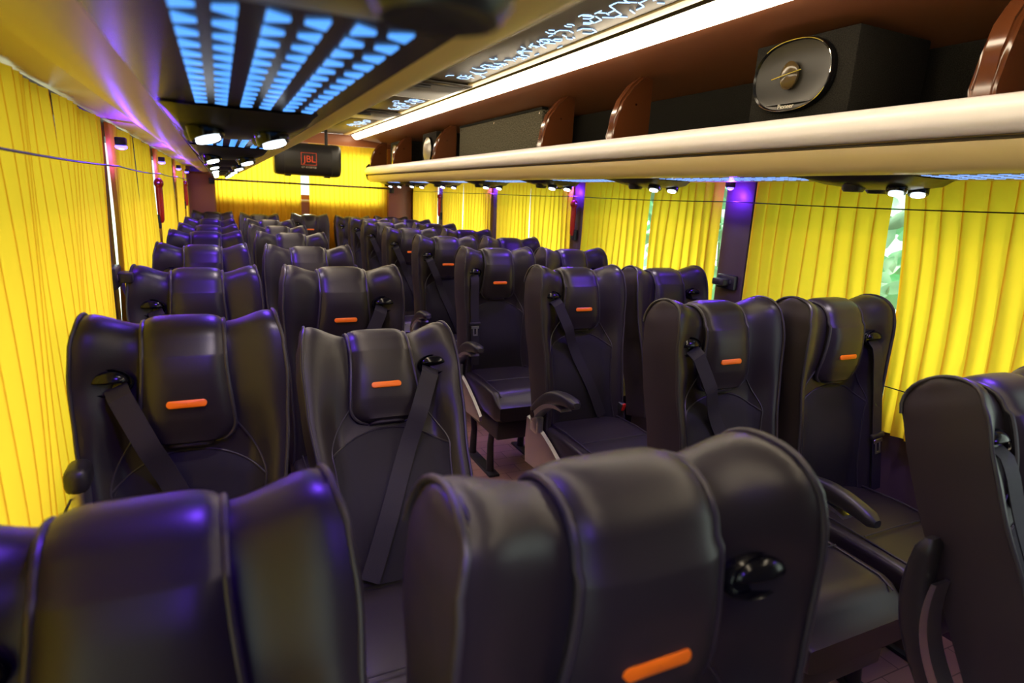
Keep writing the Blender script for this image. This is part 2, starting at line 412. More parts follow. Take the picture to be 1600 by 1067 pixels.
        for lx, ly in ((1.735, -.055), (1.835, -.055)):
            cx = CX + s * (lx - CX); n = Vector((-.28 * s, -.18, -1)).normalized(); c = Vector((cx, y + ly, ZU - .032))
            bm = bmesh.new(); tube(bm, [c - n * .028, c - n * .01, c + n * .012, c + n * .015], [.016, .027, .027, .025], 20)
            lamp = part('reading_light', bm, M['gloss'], body)
            bm = bmesh.new(); disc(bm, c + n * .0185, .0185, n, 20, .003); part('lens', bm, M['white'] if y > 1 else M['blue'], body)
            if lx < 1.8:
                L = bpy.data.lights.new('reading_spot', 'SPOT'); lo = bpy.data.objects.new('reading_spot', L); C.objects.link(lo)
                L.energy = 5; L.color = (1, .84, .92); L.spot_size = R(95); L.spot_blend = .7; L.shadow_soft_size = .015
                lo.location = c + n * .03 - off; lo.parent = body
        for lx in (1.73, 1.84):
            bm = bmesh.new(); c = Vector((CX + s * (lx - CX), y + .075, ZU - .036)); tube(bm, [c + Vector((0, 0, .02)), c, c - Vector((0, 0, .008)), c - Vector((0, 0, .004))], [.032, .032, .026, .012], 18)
            part('air_nozzle', bm, M['plastic'], body)
    # dark glossy band across the underside where the shelf modules meet
    return t
rack(1); rack(-1)

# violet lamps at the head of each post
vi = 0
for s, xi in ((-1, XL), (1, XR)):
    for j, p in enumerate((POSTS_L if s < 0 else POSTS)[1:]):
        x = xi - s * .085; z = CZ + .107
        t = thing('violet_lamp', 'small violet lamp at the head of the %s window post on the %s' % (('nearest', 'second', 'third', 'last')[j], 'left' if s < 0 else 'right'), 'lamp', (x, p, z), 'violet lamps above the window posts')
        obj('lamp_base', B(-.015, .015, -.015, .015, -.008, .016, .004), M['plastic'], t)
        bm = bmesh.new(); bmesh.ops.create_uvsphere(bm, u_segments=14, v_segments=8, radius=.013, matrix=Matrix.Translation((0, 0, -.012)) @ Matrix.Diagonal((1.3, 1, .6, 1)))
        obj('bulb', bm, M['violet'], t)
        L = bpy.data.lights.new('violet_light', 'POINT'); lo = bpy.data.objects.new('violet_light', L); C.objects.link(lo)
        L.energy = (4, 4, 3, 1)[j]; L.color = (.13, .02, 1); L.shadow_soft_size = .012
        lo.location = (0, 0, -.03); lo.parent = t
# ------------------------------------------------------------------ curtains
def curtain(name, axis, c, a, b, z0, z1, pleat, amp, seed, label, bow=(0, 0), cat='curtain', group='yellow window curtains', shift=(0, 0)):
    """pleated cloth; axis 'y' hangs along the side walls at x=c, axis 'x' along the rear at y=c"""
    rnd = random.Random(seed); n = max(3, round((b - a) / pleat)); per = 8
    ph = [rnd.uniform(.75, 1.25) for _ in range(n + 1)]; lean = [rnd.uniform(-.01, .01) for _ in range(n + 1)]
    nz = 22; rows = []
    tot = sum(ph[:n]); st = [0]
    for i in range(n): st.append(st[-1] + ph[i] / tot)
    for k in range(nz + 1):
        f = k / nz; z = z1 + (z0 - z1) * f; row = []
        bulge = math.sin(math.pi * f)
        aa = a + bow[0] * bulge + shift[0] * f; bb = b + bow[1] * bulge + shift[1] * f
        for i in range(n):
            for q in range(per):
                u = q / per
                tt = st[i] + (st[i + 1] - st[i]) * u
                # a fold: slow rise, quick tuck back under the next pleat
                d = (u / .8) if u < .8 else 1 - (u - .8) / .2
                back = -.22 * (st[i + 1] - st[i]) * sm(.8, .9, u) * (1 - sm(.9, 1, u))
                w = aa + (bb - aa) * (tt + back) + lean[i] * f * (1 if 0 < i < n - 1 else 0)
                am = amp * (.55 + .45 * f) * (.8 + .4 * (ph[i] - .75))
                dd = d * d * (3 - 2 * d) * am + .006 * math.sin(5 * f + i) 
                row.append((w, dd, z))
        row.append((bb, 0, z)); rows.append(row)
    bm = bmesh.new()
    sgn = 1 if c < CX else -1
    P = [[(c + sgn * d, w, z) if axis == 'y' else (w, c - d, z) for w, d, z in row] for row in rows]
    grid(bm, P)
    o = obj(name, bm, M['curtain']); tag(o, label, cat, group)
    return o
ZT, ZB = CZ + .165, .63
ords = ['nearest', 'second', 'third', 'fourth', 'fifth', 'sixth', 'seventh', 'eighth', 'ninth', 'tenth']
Lc = [(.14, 1.56, .0, .02), (1.60, 2.115, -.02, 0), (2.245, 2.93, 0, .01), (2.96, 3.625, -.01, 0), (3.75, 4.48, 0, .02), (4.50, 5.165, 0, 0), (5.28, 5.94, 0, .02), (5.96, 6.485, 0, 0), (6.60, 7.32, 0, 0)]
for i, (a, b, p, q) in enumerate(Lc):
    curtain('curtain', 'y', XL + .046, a, b, ZB, ZT, .055, .015, 30 + i, 'pleated yellow curtain on the left windows, %s from the camera' % ords[i], (p, q))
Rc = [(.60, 1.350, -.0, -.02, 0, -.07), (1.378, 1.98, .015, 0, -.075, 0), (2.165, 2.655, 0, .02), (2.69, 3.365, .01, 0), (3.50, 4.10, 0, 0), (4.11, 4.712, 0, .0), (4.84, 5.5, 0, 0), (5.51, 6.09, 0, 0), (6.26, 7.15, 0, 0)]
for i, (a, b, p, q, *e) in enumerate(Rc):
    curtain('curtain', 'y', XR - .052, a, b, ZB, ZT, .064, .020, 60 + i, 'pleated yellow curtain on the right windows, %s from the camera' % ords[i], (p, q), shift=e or (0, 0))
curtain('curtain', 'x', 7.455, -.04, .845, .62, CZ + .50, .05, .024, 90, 'glowing yellow curtain on the rear window, left of the centre post', (0, 0), group='rear window curtains')
curtain('curtain', 'x', 7.455, .935, 1.83, .62, CZ + .50, .05, .024, 91, 'glowing yellow curtain on the rear window, right of the centre post', (0, 0), group='rear window curtains')

def sag_line(pts, n=14, sag=.006):
    out = []
    for p, q in zip(pts, pts[1:]):
        for k in range(n):
            f = k / n; v = Vector(p).lerp(Vector(q), f); v.z -= sag * 4 * f * (1 - f); out.append(v)
    return out + [Vector(pts[-1])]
for s, xi, nm in ((1, XL, 'left'), (-1, XR, 'right')):
    for z, w in ((CZ + .038, 'across the upper part of the'), (.80, 'across the lower part of the')):
        x = xi + s * .075
        pts = [(x, y, z) for y in ([Y0] + (POSTS_L if s > 0 else POSTS) + [7.38])]
        bm = bmesh.new(); tube(bm, sag_line(pts), .0022, 6)
        o = obj('curtain_wire', bm, M['wire']); tag(o, 'thin black wire strung %s %s curtains' % (w, nm), 'wire', 'curtain wires')
t = thing('curtain_rod', 'dark curtain rod across the rear window below the hanging speaker', 'curtain rod', (.9, 7.36, CZ + .05))
obj('rod', tube(bmesh.new(), [(-.98, 0, .0), (0, 0, 0), (.98, 0, 0)], .011, 10), M['rod'], t)
for x in (-.96, .96): obj('bracket', B(x - .03, x + .03, -.01, .06, -.05, .015, .008), M['plastic'], t)

# ------------------------------------------------------------------ speakers in the right rack
def oval(bm, c, a, b, prof, seg=40, e=2.3):
    """prof: list of (scale, out) ; oval facing -x, a along y, b along z"""
    P = []
    for k, d in prof:
        row = []
        for i in range(seg):
            th = 2 * math.pi * i / seg; cs, sn = math.cos(th), math.sin(th)
            row.append((c[0] - d, c[1] + a * k * math.copysign(abs(cs) ** (2 / e), cs), c[2] + b * k * math.copysign(abs(sn) ** (2 / e), sn)))
        P.append(row)
    grid(bm, P, True); return bm
ZS = CZ + .216
def speaker_box(y0, y1, x0, h, label, full, yc=None, cone=None):
    t = thing('speaker_box', label, 'speaker', (x0, (y0 + y1) / 2, ZS), 'speaker boxes in the luggage rack')
    w = (y1 - y0) / 2
    obj('cabinet', B(0, 2.0 - x0, -w, w, 0, h, .008), M['carpet'], t)
    yc = yc or 0; zc = .208 if full else h * .53; a, b = (.148, .106) if full else (.12, .11)
    obj('rim', oval(bmesh.new(), (0, yc, zc), a, b, [(1.03, -.002), (1.04, .012), (1.0, .022), (.955, .018), (.95, .010)]), M['gloss'], t)
    obj('cone', oval(bmesh.new(), (0, yc, zc), a, b, [(.955, .016), (.88, .012), (.6, .004), (.3, .001), (.02, .001)] if full else [(.955, .016), (.8, .024), (.5, .03), (.02, .032)]), M['cone'] if full else M['silver'], t)
    if full:
        bm = bmesh.new()
        for r0, r1 in ((205, 315), (48, 135), (152, 185)):
            pts = []
            for i in range(25):
                th = R(r0 + (r1 - r0) * i / 24); cs, sn = math.cos(th), math.sin(th)
                pts.append((-.0225, yc + a * .995 * math.copysign(abs(cs) ** (2 / 2.3), cs), zc + b * .995 * math.copysign(abs(sn) ** (2 / 2.3), sn)))
            tube(bm, pts, .0017, 6)
        obj('chrome_ring', bm, M['chrome'], t)
        bm = bmesh.new(); oval(bm, (0, yc + .012, zc + .003), .034, .042, [(1, .006), (1.02, .014), (.9, .018), (.55, .022), (.02, .024)], 28, 2); obj('tweeter', bm, M['amber'], t)
        bm = bmesh.new(); tube(bm, [(-.024, yc + .068, zc - .004), (-.026, yc + .012, zc + .004), (-.024, yc - .044, zc + .012)], .0022, 6); obj('bridge', bm, M['chrome'], t)
        me = text_mesh('Pioneer', .020, 'brand_lettering', .0006); me.materials.append(M['print'])
        o = put('brand_lettering', me, t, (-.0175, yc + .004, zc - b * .86), (R(90), 0, R(-90)))
        bm = B(-.016, -.010, yc - .085, yc + .085, zc - b * .78, zc - b * .76); obj('name_bar', bm, M['gloss'], t)
    return t
speaker_box(1.295, 1.675, 1.672, .322, 'black carpeted box with a large oval speaker, nearest in the right rack', True, .018)
speaker_box(5.21, 5.60, 1.70, .318, 'carpeted box with a silver oval speaker behind the third rack divider', False)
speaker_box(6.36, 6.85, 1.72, .315, 'carpeted box with a silver oval speaker near the rear end of the rack', False)
t = thing('amplifier_box', 'long grey carpeted box between two brown rack dividers', 'box', (1.80, 4.2, ZS))
obj('cabinet', B(0, .15, -.73, .71, 0, .33, .01), M['carpet_grey'], t)
obj('top_edging', B(-.004, .04, -.73, .71, .322, .340, .004), M['carpet'], t)
bm = bmesh.new()
for y, z in ((-.70, .305), (0, .305), (.66, .305)): disc(bm, (-.004, y, z), .006, (-1, 0, 0), 10, .004)
obj('screws', bm, M['chrome'], t)

# hanging speaker at the rear
t = thing('hanging_speaker', 'black barrel speaker with an orange logo hanging at the rear', 'speaker', (.87, 7.05, CZ + .30))
prof = [(-.10, -.165), (.10, -.165)]
bm = bmesh.new(); P = []
for x, k in ((-.335, .86), (-.325, .94), (-.30, .985), (-.24, 1.0), (-.235, .975), (0, .975), (.235, .975), (.24, 1.0), (.30, .985), (.325, .94), (.335, .86)):
    row = []
    for i in range(28):
        th = 2 * math.pi * i / 28; cs, sn = math.cos(th), math.sin(th)
        row.append((x, .15 * k * math.copysign(abs(cs) ** .6, cs), .170 * k * math.copysign(abs(sn) ** .6, sn)))
    P.append(row)
vs = grid(bm, P, True); bm.faces.new(vs[0]); bm.faces.new(vs[-1])
obj('cabinet', bm, M['plastic'], t)
bm = bmesh.new(); fy = -.1505
for a in ((-.078, .078, .062, .066), (-.078, .078, -.059, -.055), (-.078, -.074, -.059, .066), (.074, .078, -.059, .066)): box(bm, a[0], a[1], fy - .002, fy + .004, a[2], a[3])
obj('logo_frame', bm, M['logo'], t)
me = text_mesh('JBL', .094, 'logo_lettering', .001); me.materials.append(M['logo']); put('logo_lettering', me, t, (.008, fy - .001, .0), (R(90), 0, 0))
me = text_mesh('GT-X1300TBI', .0245, 'model_lettering', .0006, 1.05); me.materials.append(M['print']); put('model_lettering', me, t, (.0, fy - .001, -.082), (R(90), 0, 0))
for x in (-.2, .2):
    obj('hanger', B(x - .015, x + .015, -.015, .015, .15, ZC - CZ - .30 - .001, .003), M['plastic'], t)
    obj('foot', B(x - .03, x + .03, -.06, .06, -.178, -.155, .006), M['plastic'], t)

# ------------------------------------------------------------------ things on the posts
def hammer(x, y, s, label):
    t = thing('emergency_hammer', label, 'emergency hammer', (x, y, 1.38), 'red emergency hammers on the posts')
    obj('handle', tube(bmesh.new(), [(0, 0, -.05), (0, 0, -.10), (0, 0, -.17), (0, 0, -.215), (0, 0, -.23)], [.016, .0165, .016, .0145, .008], 14), M['red'], t)
    bm = bmesh.new(); bmesh.ops.create_uvsphere(bm, u_segments=16, v_segments=10, radius=.028, matrix=Matrix.Translation((0, 0, -.03)) @ Matrix.Diagonal((.8, 1, .95, 1))); obj('head', bm, M['red'], t)
    obj('holder', B(-.012 + s * .016, .012 + s * .016, -.026, .026, -.26, -.19, .005), M['plastic'], t)
    obj('tip', tube(bmesh.new(), [(0, -.026, -.03), (0, -.036, -.03), (0, -.044, -.03)], [.008, .006, .001], 10), M['metal'], t)
hammer(XL + .068, 3.70, -1, 'red emergency hammer on the second left window post')
hammer(XL + .068, 6.56, -1, 'red emergency hammer on the last left window post')
hammer(XR - .068, 3.46, 1, 'red emergency hammer on the second right window post')
hammer(XR - .068, 6.17, 1, 'red emergency hammer on the last right window post')
def anchor(x, y, s, z, label):
    t = thing('belt_anchor', label, 'belt anchor', (x, y, z), 'black belt anchors on the posts')
    obj('plate', B(-.012, .012, -.06, .05, -.035, .03, .006), M['plastic'], t)
    obj('arm', B(-.05 if s > 0 else -.0, 0 if s > 0 else .05, -.03, .04, -.018, .012, .006), M['plastic'], t)
    bm = bmesh.new(); disc(bm, (-s * .013, -.035, 0), .009, (-s, 0, 0), 12, .005); obj('bolt', bm, M['metal'], t)
anchor(XR - .048, 2.09, 1, 1.045, 'black belt anchor on the nearest right window post')
anchor(XL + .048, 2.16, -1, 1.075, 'black belt anchor on the nearest left window post')
t = thing('wall_bracket', 'black capped aluminium bracket beside the nearest left curtain', 'bracket', (XL + .085, 1.26, .70))
obj('plate', B(-.012, .012, -.03, .03, .0, .11, .004), M['metal'], t)
obj('cap', B(-.02, .02, -.036, .036, .10, .15, .016, 3), M['plastic'], t)
bm = bmesh.new(); disc(bm, (0, -.031, .07), .008, (0, -1, 0), 12, .004); obj('screw', bm, M['chrome'], t)
bm = bmesh.new()
P = [[(XL + .055 + .004 * k, 2.17 + .02 * k + d, 1.06 - .022 * k - .002 * k * k) for d in (0, .035, .07)] for k in range(5)]
grid(bm, P); g = bmesh.ops.solidify(bm, geom=bm.faces[:], thickness=.001)
tag(obj('paper_tag', bm, M['paper']), 'white paper tag hanging below the belt anchor on the left post', 'tag')

# ------------------------------------------------------------------ seats
L_SEAT = .68
WT = [(0, .198), (.10, .190), (.28, .194), (.44, .207), (.54, .211), (.61, .206), (.66, .195), (.71, .180)]
def halfw(z): return lerp_pts(WT, z)
def ztop(s): return .657 + .024 * sm(.40, 1, abs(s)) - .003 * sm(.93, 1, abs(s))
def front(s, z, g):
    h = sm(.36, .52, z); a = abs(s)
    lo = -.030 - .050 * sm(.60, .95, a) - .018 * math.exp(-((z - .17) / .11) ** 2) * (1 - sm(.5, .9, a))
    hi = -.052 - .034 * sm(.42, .95, a) - .010 * math.exp(-((z - .58) / .08) ** 2)
    y = lo + (hi - lo) * h
    if g: y += .016 * math.exp(-((s - g * .70) / .24) ** 2 - ((z - .535) / .045) ** 2)
    return y
BACK = .062
NF, NA = 34, 14
def path(s, g, inset=0):
    zt = ztop(s); rr = .062; pts = []
    yF = front(s, zt - rr, g)
    for k in range(NF):
        z = (zt - rr) * k / NF; pts.append((front(s, z, g), z))
    cy = (yF + BACK) / 2; ry = (BACK - yF) / 2
    for k in range(NA + 1):
        a = math.pi * (1 - k / NA); pts.append((cy + ry * math.cos(a), zt - rr + rr * math.sin(a) ** .85 if 0 < k < NA else zt - rr))
    for k in range(NF - 1, -1, -1):
        z = (zt - rr) * k / NF; pts.append((BACK + .012 * math.sin(math.pi * min(1, z / .6)), z))
    return pts
def pt(s, i, g): y, z = path(s, g)[i]; return Vector((s * halfw(z), y, z))
def seat_meshes(g):
    out = {}
    NS = 44; ss = [-1 + 2 * k / NS for k in range(NS + 1)]
    cols = [[Vector((s * halfw(z), y, z)) for y, z in path(s, g)] for s in ss]
    bm = bmesh.new(); vs = grid(bm, cols)
    n = len(cols[0])
    for col, sg in ((vs[0], -1), (vs[-1], 1)):            # side caps follow the outline and bulge a little
        prev = [col[i] for i in range(n // 2 + 1)]
        m = 5
        for q in range(1, m + 1):
            cur = []
            for i in range(n // 2 + 1):
                j = n - 1 - i
                if q == m or i >= n // 2: cur.append(col[j]); continue
                f = q / m; p = col[i].co.lerp(col[j].co, f); p.x += sg * .010 * math.sin(math.pi * f); cur.append(bm.verts.new(p))
            for i in range(n // 2):
                fs = [prev[i], prev[i + 1], cur[i + 1], cur[i]]
                u = []
                [u.append(x) for x in fs if x not in u]
                if len(u) >= 3:
                    try:
                        f_ = bm.faces.new(u); f_.material_index = 1
                    except ValueError: pass
            prev = cur
    me = mesh_from(bm, 'backrest', M['leather']); me.materials.append(M['side']); out['backrest'] = me
    # piping along both front edges and over the shoulders
    for sg, nm in ((-1, 'pa'), (1, 'pb')):
        c = cols[0] if sg < 0 else cols[-1]
        pts = [p + Vector((sg * .002, -.002 if i < NF else 0, .002 if NF < i < NF + NA else 0)) for i, p in enumerate(c) if i <= NF + NA]
        out[nm] = mesh_from(tube(bmesh.new(), pts, .0042, 8), 'edge_piping', M['piping'])
    # head panel: a padded flap draped over the top
    def prow(w, v, off):
        """v: 0 lower front hem .. 1 behind the top"""
        zt = ztop(0); rr = .062
        if v < .72:
            z = .405 + (zt - rr - .405) * v / .72; y = front(0, max(z, .45), 0); dirn = Vector((0, -1, 0))
            p = Vector((0, y - .006 - .014 * sm(0, .3, v / .72), z))
        else:
            a = math.pi * (1 - (v - .72) / .28 * .93); yF = front(0, zt - rr, 0)
            cy = (yF + BACK) / 2; ry = (BACK - yF) / 2
            dirn = Vector((0, math.cos(a), math.sin(a))); p = Vector((0, cy + ry * math.cos(a), zt - rr + rr * max(0, math.sin(a)) ** .85)) + dirn * .013
        return p + dirn * off
    rows, edge_l, edge_r = [], [], []
    nv, nu = 40, 16
    for j in range(nv + 1):
        v = j / nv; vv = v * .72 / .72
        hw = .083 + .015 * (1 - sm(0, .72, v))
        if v < .16: hw = hw - .05 + .05 * math.sqrt(max(0, 1 - ((.16 - v) / .16) ** 2))
        row = []
        for i in range(nu + 1):
            u = -1 + 2 * i / nu
            off = (.013 - .008 * sm(.5, .8, v)) * (1 - abs(u) ** 4) - .008 * abs(u) ** 8
            if j == 0: off -= .012
            q = prow(0, v, off); q.x = u * hw; row.append(q)
        rows.append(row); edge_l.append(row[0].copy()); edge_r.append(row[-1].copy())
    bm = bmesh.new(); grid(bm, rows)
    ext = bmesh.ops.extrude_edge_only(bm, edges=[e for e in bm.edges if e.is_boundary])
    cen = Vector((0, .0, .5))
    for v in [x for x in ext['geom'] if isinstance(x, bmesh.types.BMVert)]:
        d = Vector((0, .0 - v.co.y, min(v.co.z, .585) - v.co.z)); 
        v.co += d.normalized() * .035
    out['head_panel'] = mesh_from(bm, 'head_panel', M['leather'])
    loop = list(reversed(edge_l)) + [Vector(p) for p in rows[0][1:-1]] + edge_r
    out['panel_piping'] = mesh_from(tube(bmesh.new(), loop, .0052, 8), 'panel_piping', M['piping'])
    # orange badge
    bm = bmesh.new(); a, b = .040, .0075; ring = []
    for k in range(28):
        th = 2 * math.pi * k / 28; cs, sn = math.cos(th), math.sin(th)
        ring.append(((a - b) * (1 if cs > 0 else -1) + b * cs, b * sn))
    zc = .492; v0 = (zc - .405) / (ztop(0) - .062 - .405) * .72
    yb = prow(0, v0, .0135).y
    P = [[(x * k, yb - d, zc + z * k) for x, z in ring] for k, d in ((1.04, -.006), (1, .0022), (.9, .003), (.02, .003))]
    grid(bm, P, True); out['badge'] = mesh_from(bm, 'badge', M['orange'])
    # lower back cushion insert under an arched seam
    rows, seam, bl, br = [], [], [], []
    for j in range(17):
        f = j / 16; row = []
        for i in range(21):
            u = -1 + 2 * i / 20; hw = .80 - .04 * math.sin(math.pi * f)
            zt_ = .392 - .066 * abs(u) ** 2.2; z = .02 + (zt_ - .02) * f; s = u * hw
            d = .004 + .006 * (1 - abs(u) ** 6) * math.sin(math.pi * min(1, .08 + f * .92)) ** .4
            row.append(Vector((s * halfw(z), front(s, z, 0) - d * (0 if j == 16 or abs(u) > .999 else 1) , z)))
        rows.append(row)
    bm = bmesh.new(); grid(bm, rows); out['insert'] = mesh_from(bm, 'back_insert', M['insert'])
    arch = [p + Vector((0, -.001, 0)) for p in rows[-1]]
    sides = []
    for sg in (-1, 1):
        pts = [r[0 if sg < 0 else -1] + Vector((0, -.001, 0)) for r in rows]
        for k in range(1, 9):
            z = .326 + .125 * k / 8; s = sg * (.80 - .36 * (k / 8) ** 1.5); pts.append(Vector((s * halfw(z), front(s, z, g) - .001, z)))
        sides.append(pts)
    bm = bmesh.new(); tube(bm, arch, .0024, 6)
    for p in sides: tube(bm, p, .0024, 6)
    out['seam'] = mesh_from(bm, 'seam', M['piping'])
    # belt guide
    gx, gz = g * .70, .545
    if g:
        gy = front(gx, gz, g); gX = gx * halfw(gz)
        bm = bmesh.new(); P = []
        for k, d in ((1.18, -.006), (1.2, .004), (1.1, .010), (1.0, .007), (.94, -.002), (.5, -.004), (.02, -.004)):
            P.append([(gX + .040 * k * math.cos(t), gy - d, gz - .002 + .024 * k * math.sin(t)) for t in [2 * math.pi * q / 32 for q in range(32)]])
        grid(bm, P, True); out['guide'] = mesh_from(bm, 'belt_guide', M['gloss'])
        bm = bmesh.new(); P = []
        for q in range(9):
            b_ = math.pi / 2 * q / 8
            P.append([(gX + .038 * math.cos(b_) * math.cos(t) * (1.0), gy - .006 - .016 * math.sin(b_) * (1), gz + .000 + (.022 if math.sin(t) > 0 else .005) * math.cos(b_) * math.sin(t)) for t in [2 * math.pi * k / 28 for k in range(28)]])
        grid(bm, P, True); out['hood'] = mesh_from(bm, 'guide_hood', M['gloss'])
        def ribbon(pts, w=.0235, t=.0012):
            P = []
            for i, p in enumerate(pts):
                d = (pts[min(i + 1, len(pts) - 1)] - pts[max(i - 1, 0)]).normalized(); wd = d.cross(Vector((0, 1, 0))).normalized(); nn = Vector((0, -1, 0))
                P.append([p + wd * w + nn * t, p - wd * w + nn * t, p - wd * w - nn * t, p + wd * w - nn * t])
            bm = bmesh.new(); vs = grid(bm, P, True); bm.faces.new(vs[0]); bm.faces.new(vs[-1]); return bm
        def over(x, z):
            s = max(-1, min(1, x / halfw(z))); y = front(s, z, g) - .008 - .010 * (1 - sm(.36, .42, z)) * (1 - sm(.75, .9, abs(s)))
            ax = abs(x)
            if z > .40 and ax < .11: y = min(y, -.086)
            return y
        for kind, x1, z1 in (('diag', -g * .10, .03), ('hang', g * .146, .06), ('out', g * .215, .02)):
            pts = []
            x0, z0 = gX - (g * .012 if kind == 'diag' else 0), gz - .010
            for k in range(25):
                f = k / 24; x = x0 + (x1 - x0) * f; z = z0 + (z1 - z0) * f
                pts.append(Vector((x, 0, z)))
            ys = [min(over(p.x, p.z), over(p.x - .02, p.z), over(p.x + .02, p.z)) for p in pts]
            ys[0] = gy - .004
            for it in range(6):
                ys = [ys[0]] + [min(ys[i], (ys[i - 1] + ys[i + 1]) / 2) for i in range(1, 24)] + [ys[-1]]
            for p, y in zip(pts, ys): p.y = y
            out['belt_' + kind] = mesh_from(ribbon(pts), 'seat_belt', M['belt'])
            if kind != 'diag':
                i = 13 if kind == 'hang' else 15
                p = pts[i]; d = (pts[i + 1] - pts[i]).normalized(); ang = math.atan2(d.x, -d.z)
                bm = B(-.033, .033, -.008, .005, -.010, .010, .005)
                bmesh.ops.transform(bm, matrix=Matrix.Translation(p) @ Matrix.Rotation(-ang, 4, 'Y'), verts=bm.verts); out['tongue_base_' + kind] = mesh_from(bm, 'tongue_housing', M['plastic'])
                bm = bmesh.new()
                for a in ((-.022, .022, -.024, -.010), (-.014, -.006, -.056, -.022), (.006, .014, -.056, -.022), (-.014, .014, -.062, -.054)): box(bm, a[0], a[1], -.0065, -.0035, a[2], a[3], .0008, 1)
                bmesh.ops.transform(bm, matrix=Matrix.Translation(p) @ Matrix.Rotation(-ang, 4, 'Y'), verts=bm.verts); out['tongue_' + kind] = mesh_from(bm, 'buckle_tongue', M['metal'])
    return out
SM = {g: seat_meshes(g) for g in (-1, 1, 0)}
# seat base, shared by every seat
bm = bmesh.new(); P = []
for j in range(25):                       # cushion, swept front to back with a waterfall edge
    f = j / 24; y = -.515 + .53 * f
    top = .458 + .010 * math.sin(math.pi * f) - .055 * (1 - sm(0, .16, f)); bot = .315 + .02 * (1 - sm(0, .1, f)); w = .203 - .012 * (1 - sm(0, .12, f))
    row = []
    for k in range(44):
        th = 2 * math.pi * k / 44; cs, sn = math.cos(th), math.sin(th)
        row.append((w * math.copysign(abs(cs) ** .28, cs), y, (top + bot) / 2 + (top - bot) / 2 * math.copysign(abs(sn) ** .35, sn) + (.012 * (abs(cs) ** 3) if sn > 0 else 0)))
    P.append(row)
vs = grid(bm, P, True); bm.faces.new(vs[0]); bm.faces.new(vs[-1])
cushion_me = mesh_from(bm, 'cushion', M['leather'])
bm = bmesh.new()
for w in (-.168, .168): tube(bm, [(w, -.47, .445), (w, -.43, .463), (w, -.2, .474), (w, .0, .466)], .003, 6)
tube(bm, [(-.168, -.30, .4755), (0, -.30, .478), (.168, -.30, .4755)], .002, 6)
cush_pipe = mesh_from(bm, 'cushion_piping', M['piping'])
bm = bmesh.new()
for w in (-.15, .15):
    box(bm, w - .02, w + .02, -.40, -.02, .30, .345, .004)
box(bm, -.18, .18, -.47, -.03, .225, .325, .01); box(bm, -.17, .17, -.10, -.06, .28, .31, .004)
frame_me = mesh_from(bm, 'base_frame', M['plastic'])
def leg_mesh(w):
    bm = bmesh.new(); tube(bm, [(w, -.36, .29), (w, -.33, .15), (w, -.34, .03), (w, -.34, .0)], [.016, .017, .02, .024], 10)
    tube(bm, [(w, -.07, .29), (w, -.11, .15), (w, -.10, .03), (w, -.10, .0)], [.016, .017, .02, .024], 10)
    box(bm, w - .03, w + .03, -.40, -.04, 0, .014, .004); return mesh_from(bm, 'leg', M['plastic'])
legs_me = [leg_mesh(-.15), leg_mesh(.15)]
def side_cover(sg):
    bm = bmesh.new(); P = []
    for j in range(15):
        f = j / 14; y = .06 - .40 * f; zt = .47 - .16 * f ** 1.6; zb = .26 + .02 * f
        P.append([(sg * (.208 + dx), y, z) for dx, z in ((0, zt), (.014, zt - .006), (.018, (zt + zb) / 2), (.012, zb), (0, zb))])
    vs = grid(bm, P, True); bm.faces.new(vs[0]); bm.faces.new(vs[-1]); return mesh_from(bm, 'side_cover', M['metal'])
cover_me = {-1: side_cover(-1), 1: side_cover(1)}
# armrest about its pivot at the origin, pointing forward (-y)
bm = bmesh.new(); P = []
for j in range(21):
    f = j / 20; y = .035 - .36 * f; zc = .005 + .050 * math.sin(math.pi * min(1, f * .9)) - .012 * f; hh = .016 + .014 * math.sin(math.pi * min(1, .15 + f * .8)); w = .022 + .004 * f
    k = 1 if 0 < j < 20 else .55
    P.append([(w * k * math.copysign(abs(math.cos(t)) ** .6, math.cos(t)), y, zc + hh * k * math.copysign(abs(math.sin(t)) ** .7, math.sin(t))) for t in [2 * math.pi * q / 18 for q in range(18)]])
vs = grid(bm, P, True); bm.faces.new(vs[0]); bm.faces.new(vs[-1]); arm_me = mesh_from(bm, 'armrest', M['plastic'])
bm = bmesh.new(); P = []
for j in range(15):
    f = j / 14; y = .02 - .26 * f; zc = -.016 + .042 * math.sin(math.pi * min(1, f * .85)) - .006 * f; hh = .012 - .007 * f
    P.append([(x, y, zc + z) for x, z in ((-.024, -hh), (.024, -hh), (.024, hh), (-.024, hh))])
vs = grid(bm, P, True); bm.faces.new(vs[0]); bm.faces.new(vs[-1]); armb_me = mesh_from(bm, 'arm_bracket', M['metal'])
bm = bmesh.new(); disc(bm, (-.027, .0, -.002), .016, (-1, 0, 0), 16, .004); disc(bm, (.027, .0, -.002), .016, (1, 0, 0), 16, .004); pivot_me = mesh_from(bm, 'pivot_cap', M['gloss'])
bm = bmesh.new(); box(bm, -.018, .018, -.03, .03, -.08, -.01, .006); upright_me = mesh_from(bm, 'arm_mount', M['metal'])
bm = bmesh.new(); box(bm, -.014, .014, -.018, .018, -.045, .03, .005); buck_me = mesh_from(bm, 'buckle', M['plastic'])
bm = bmesh.new(); box(bm, -.010, .010, -.0205, -.012, .0, .032, .003); buckr_me = mesh_from(bm, 'buckle_button', M['red'])

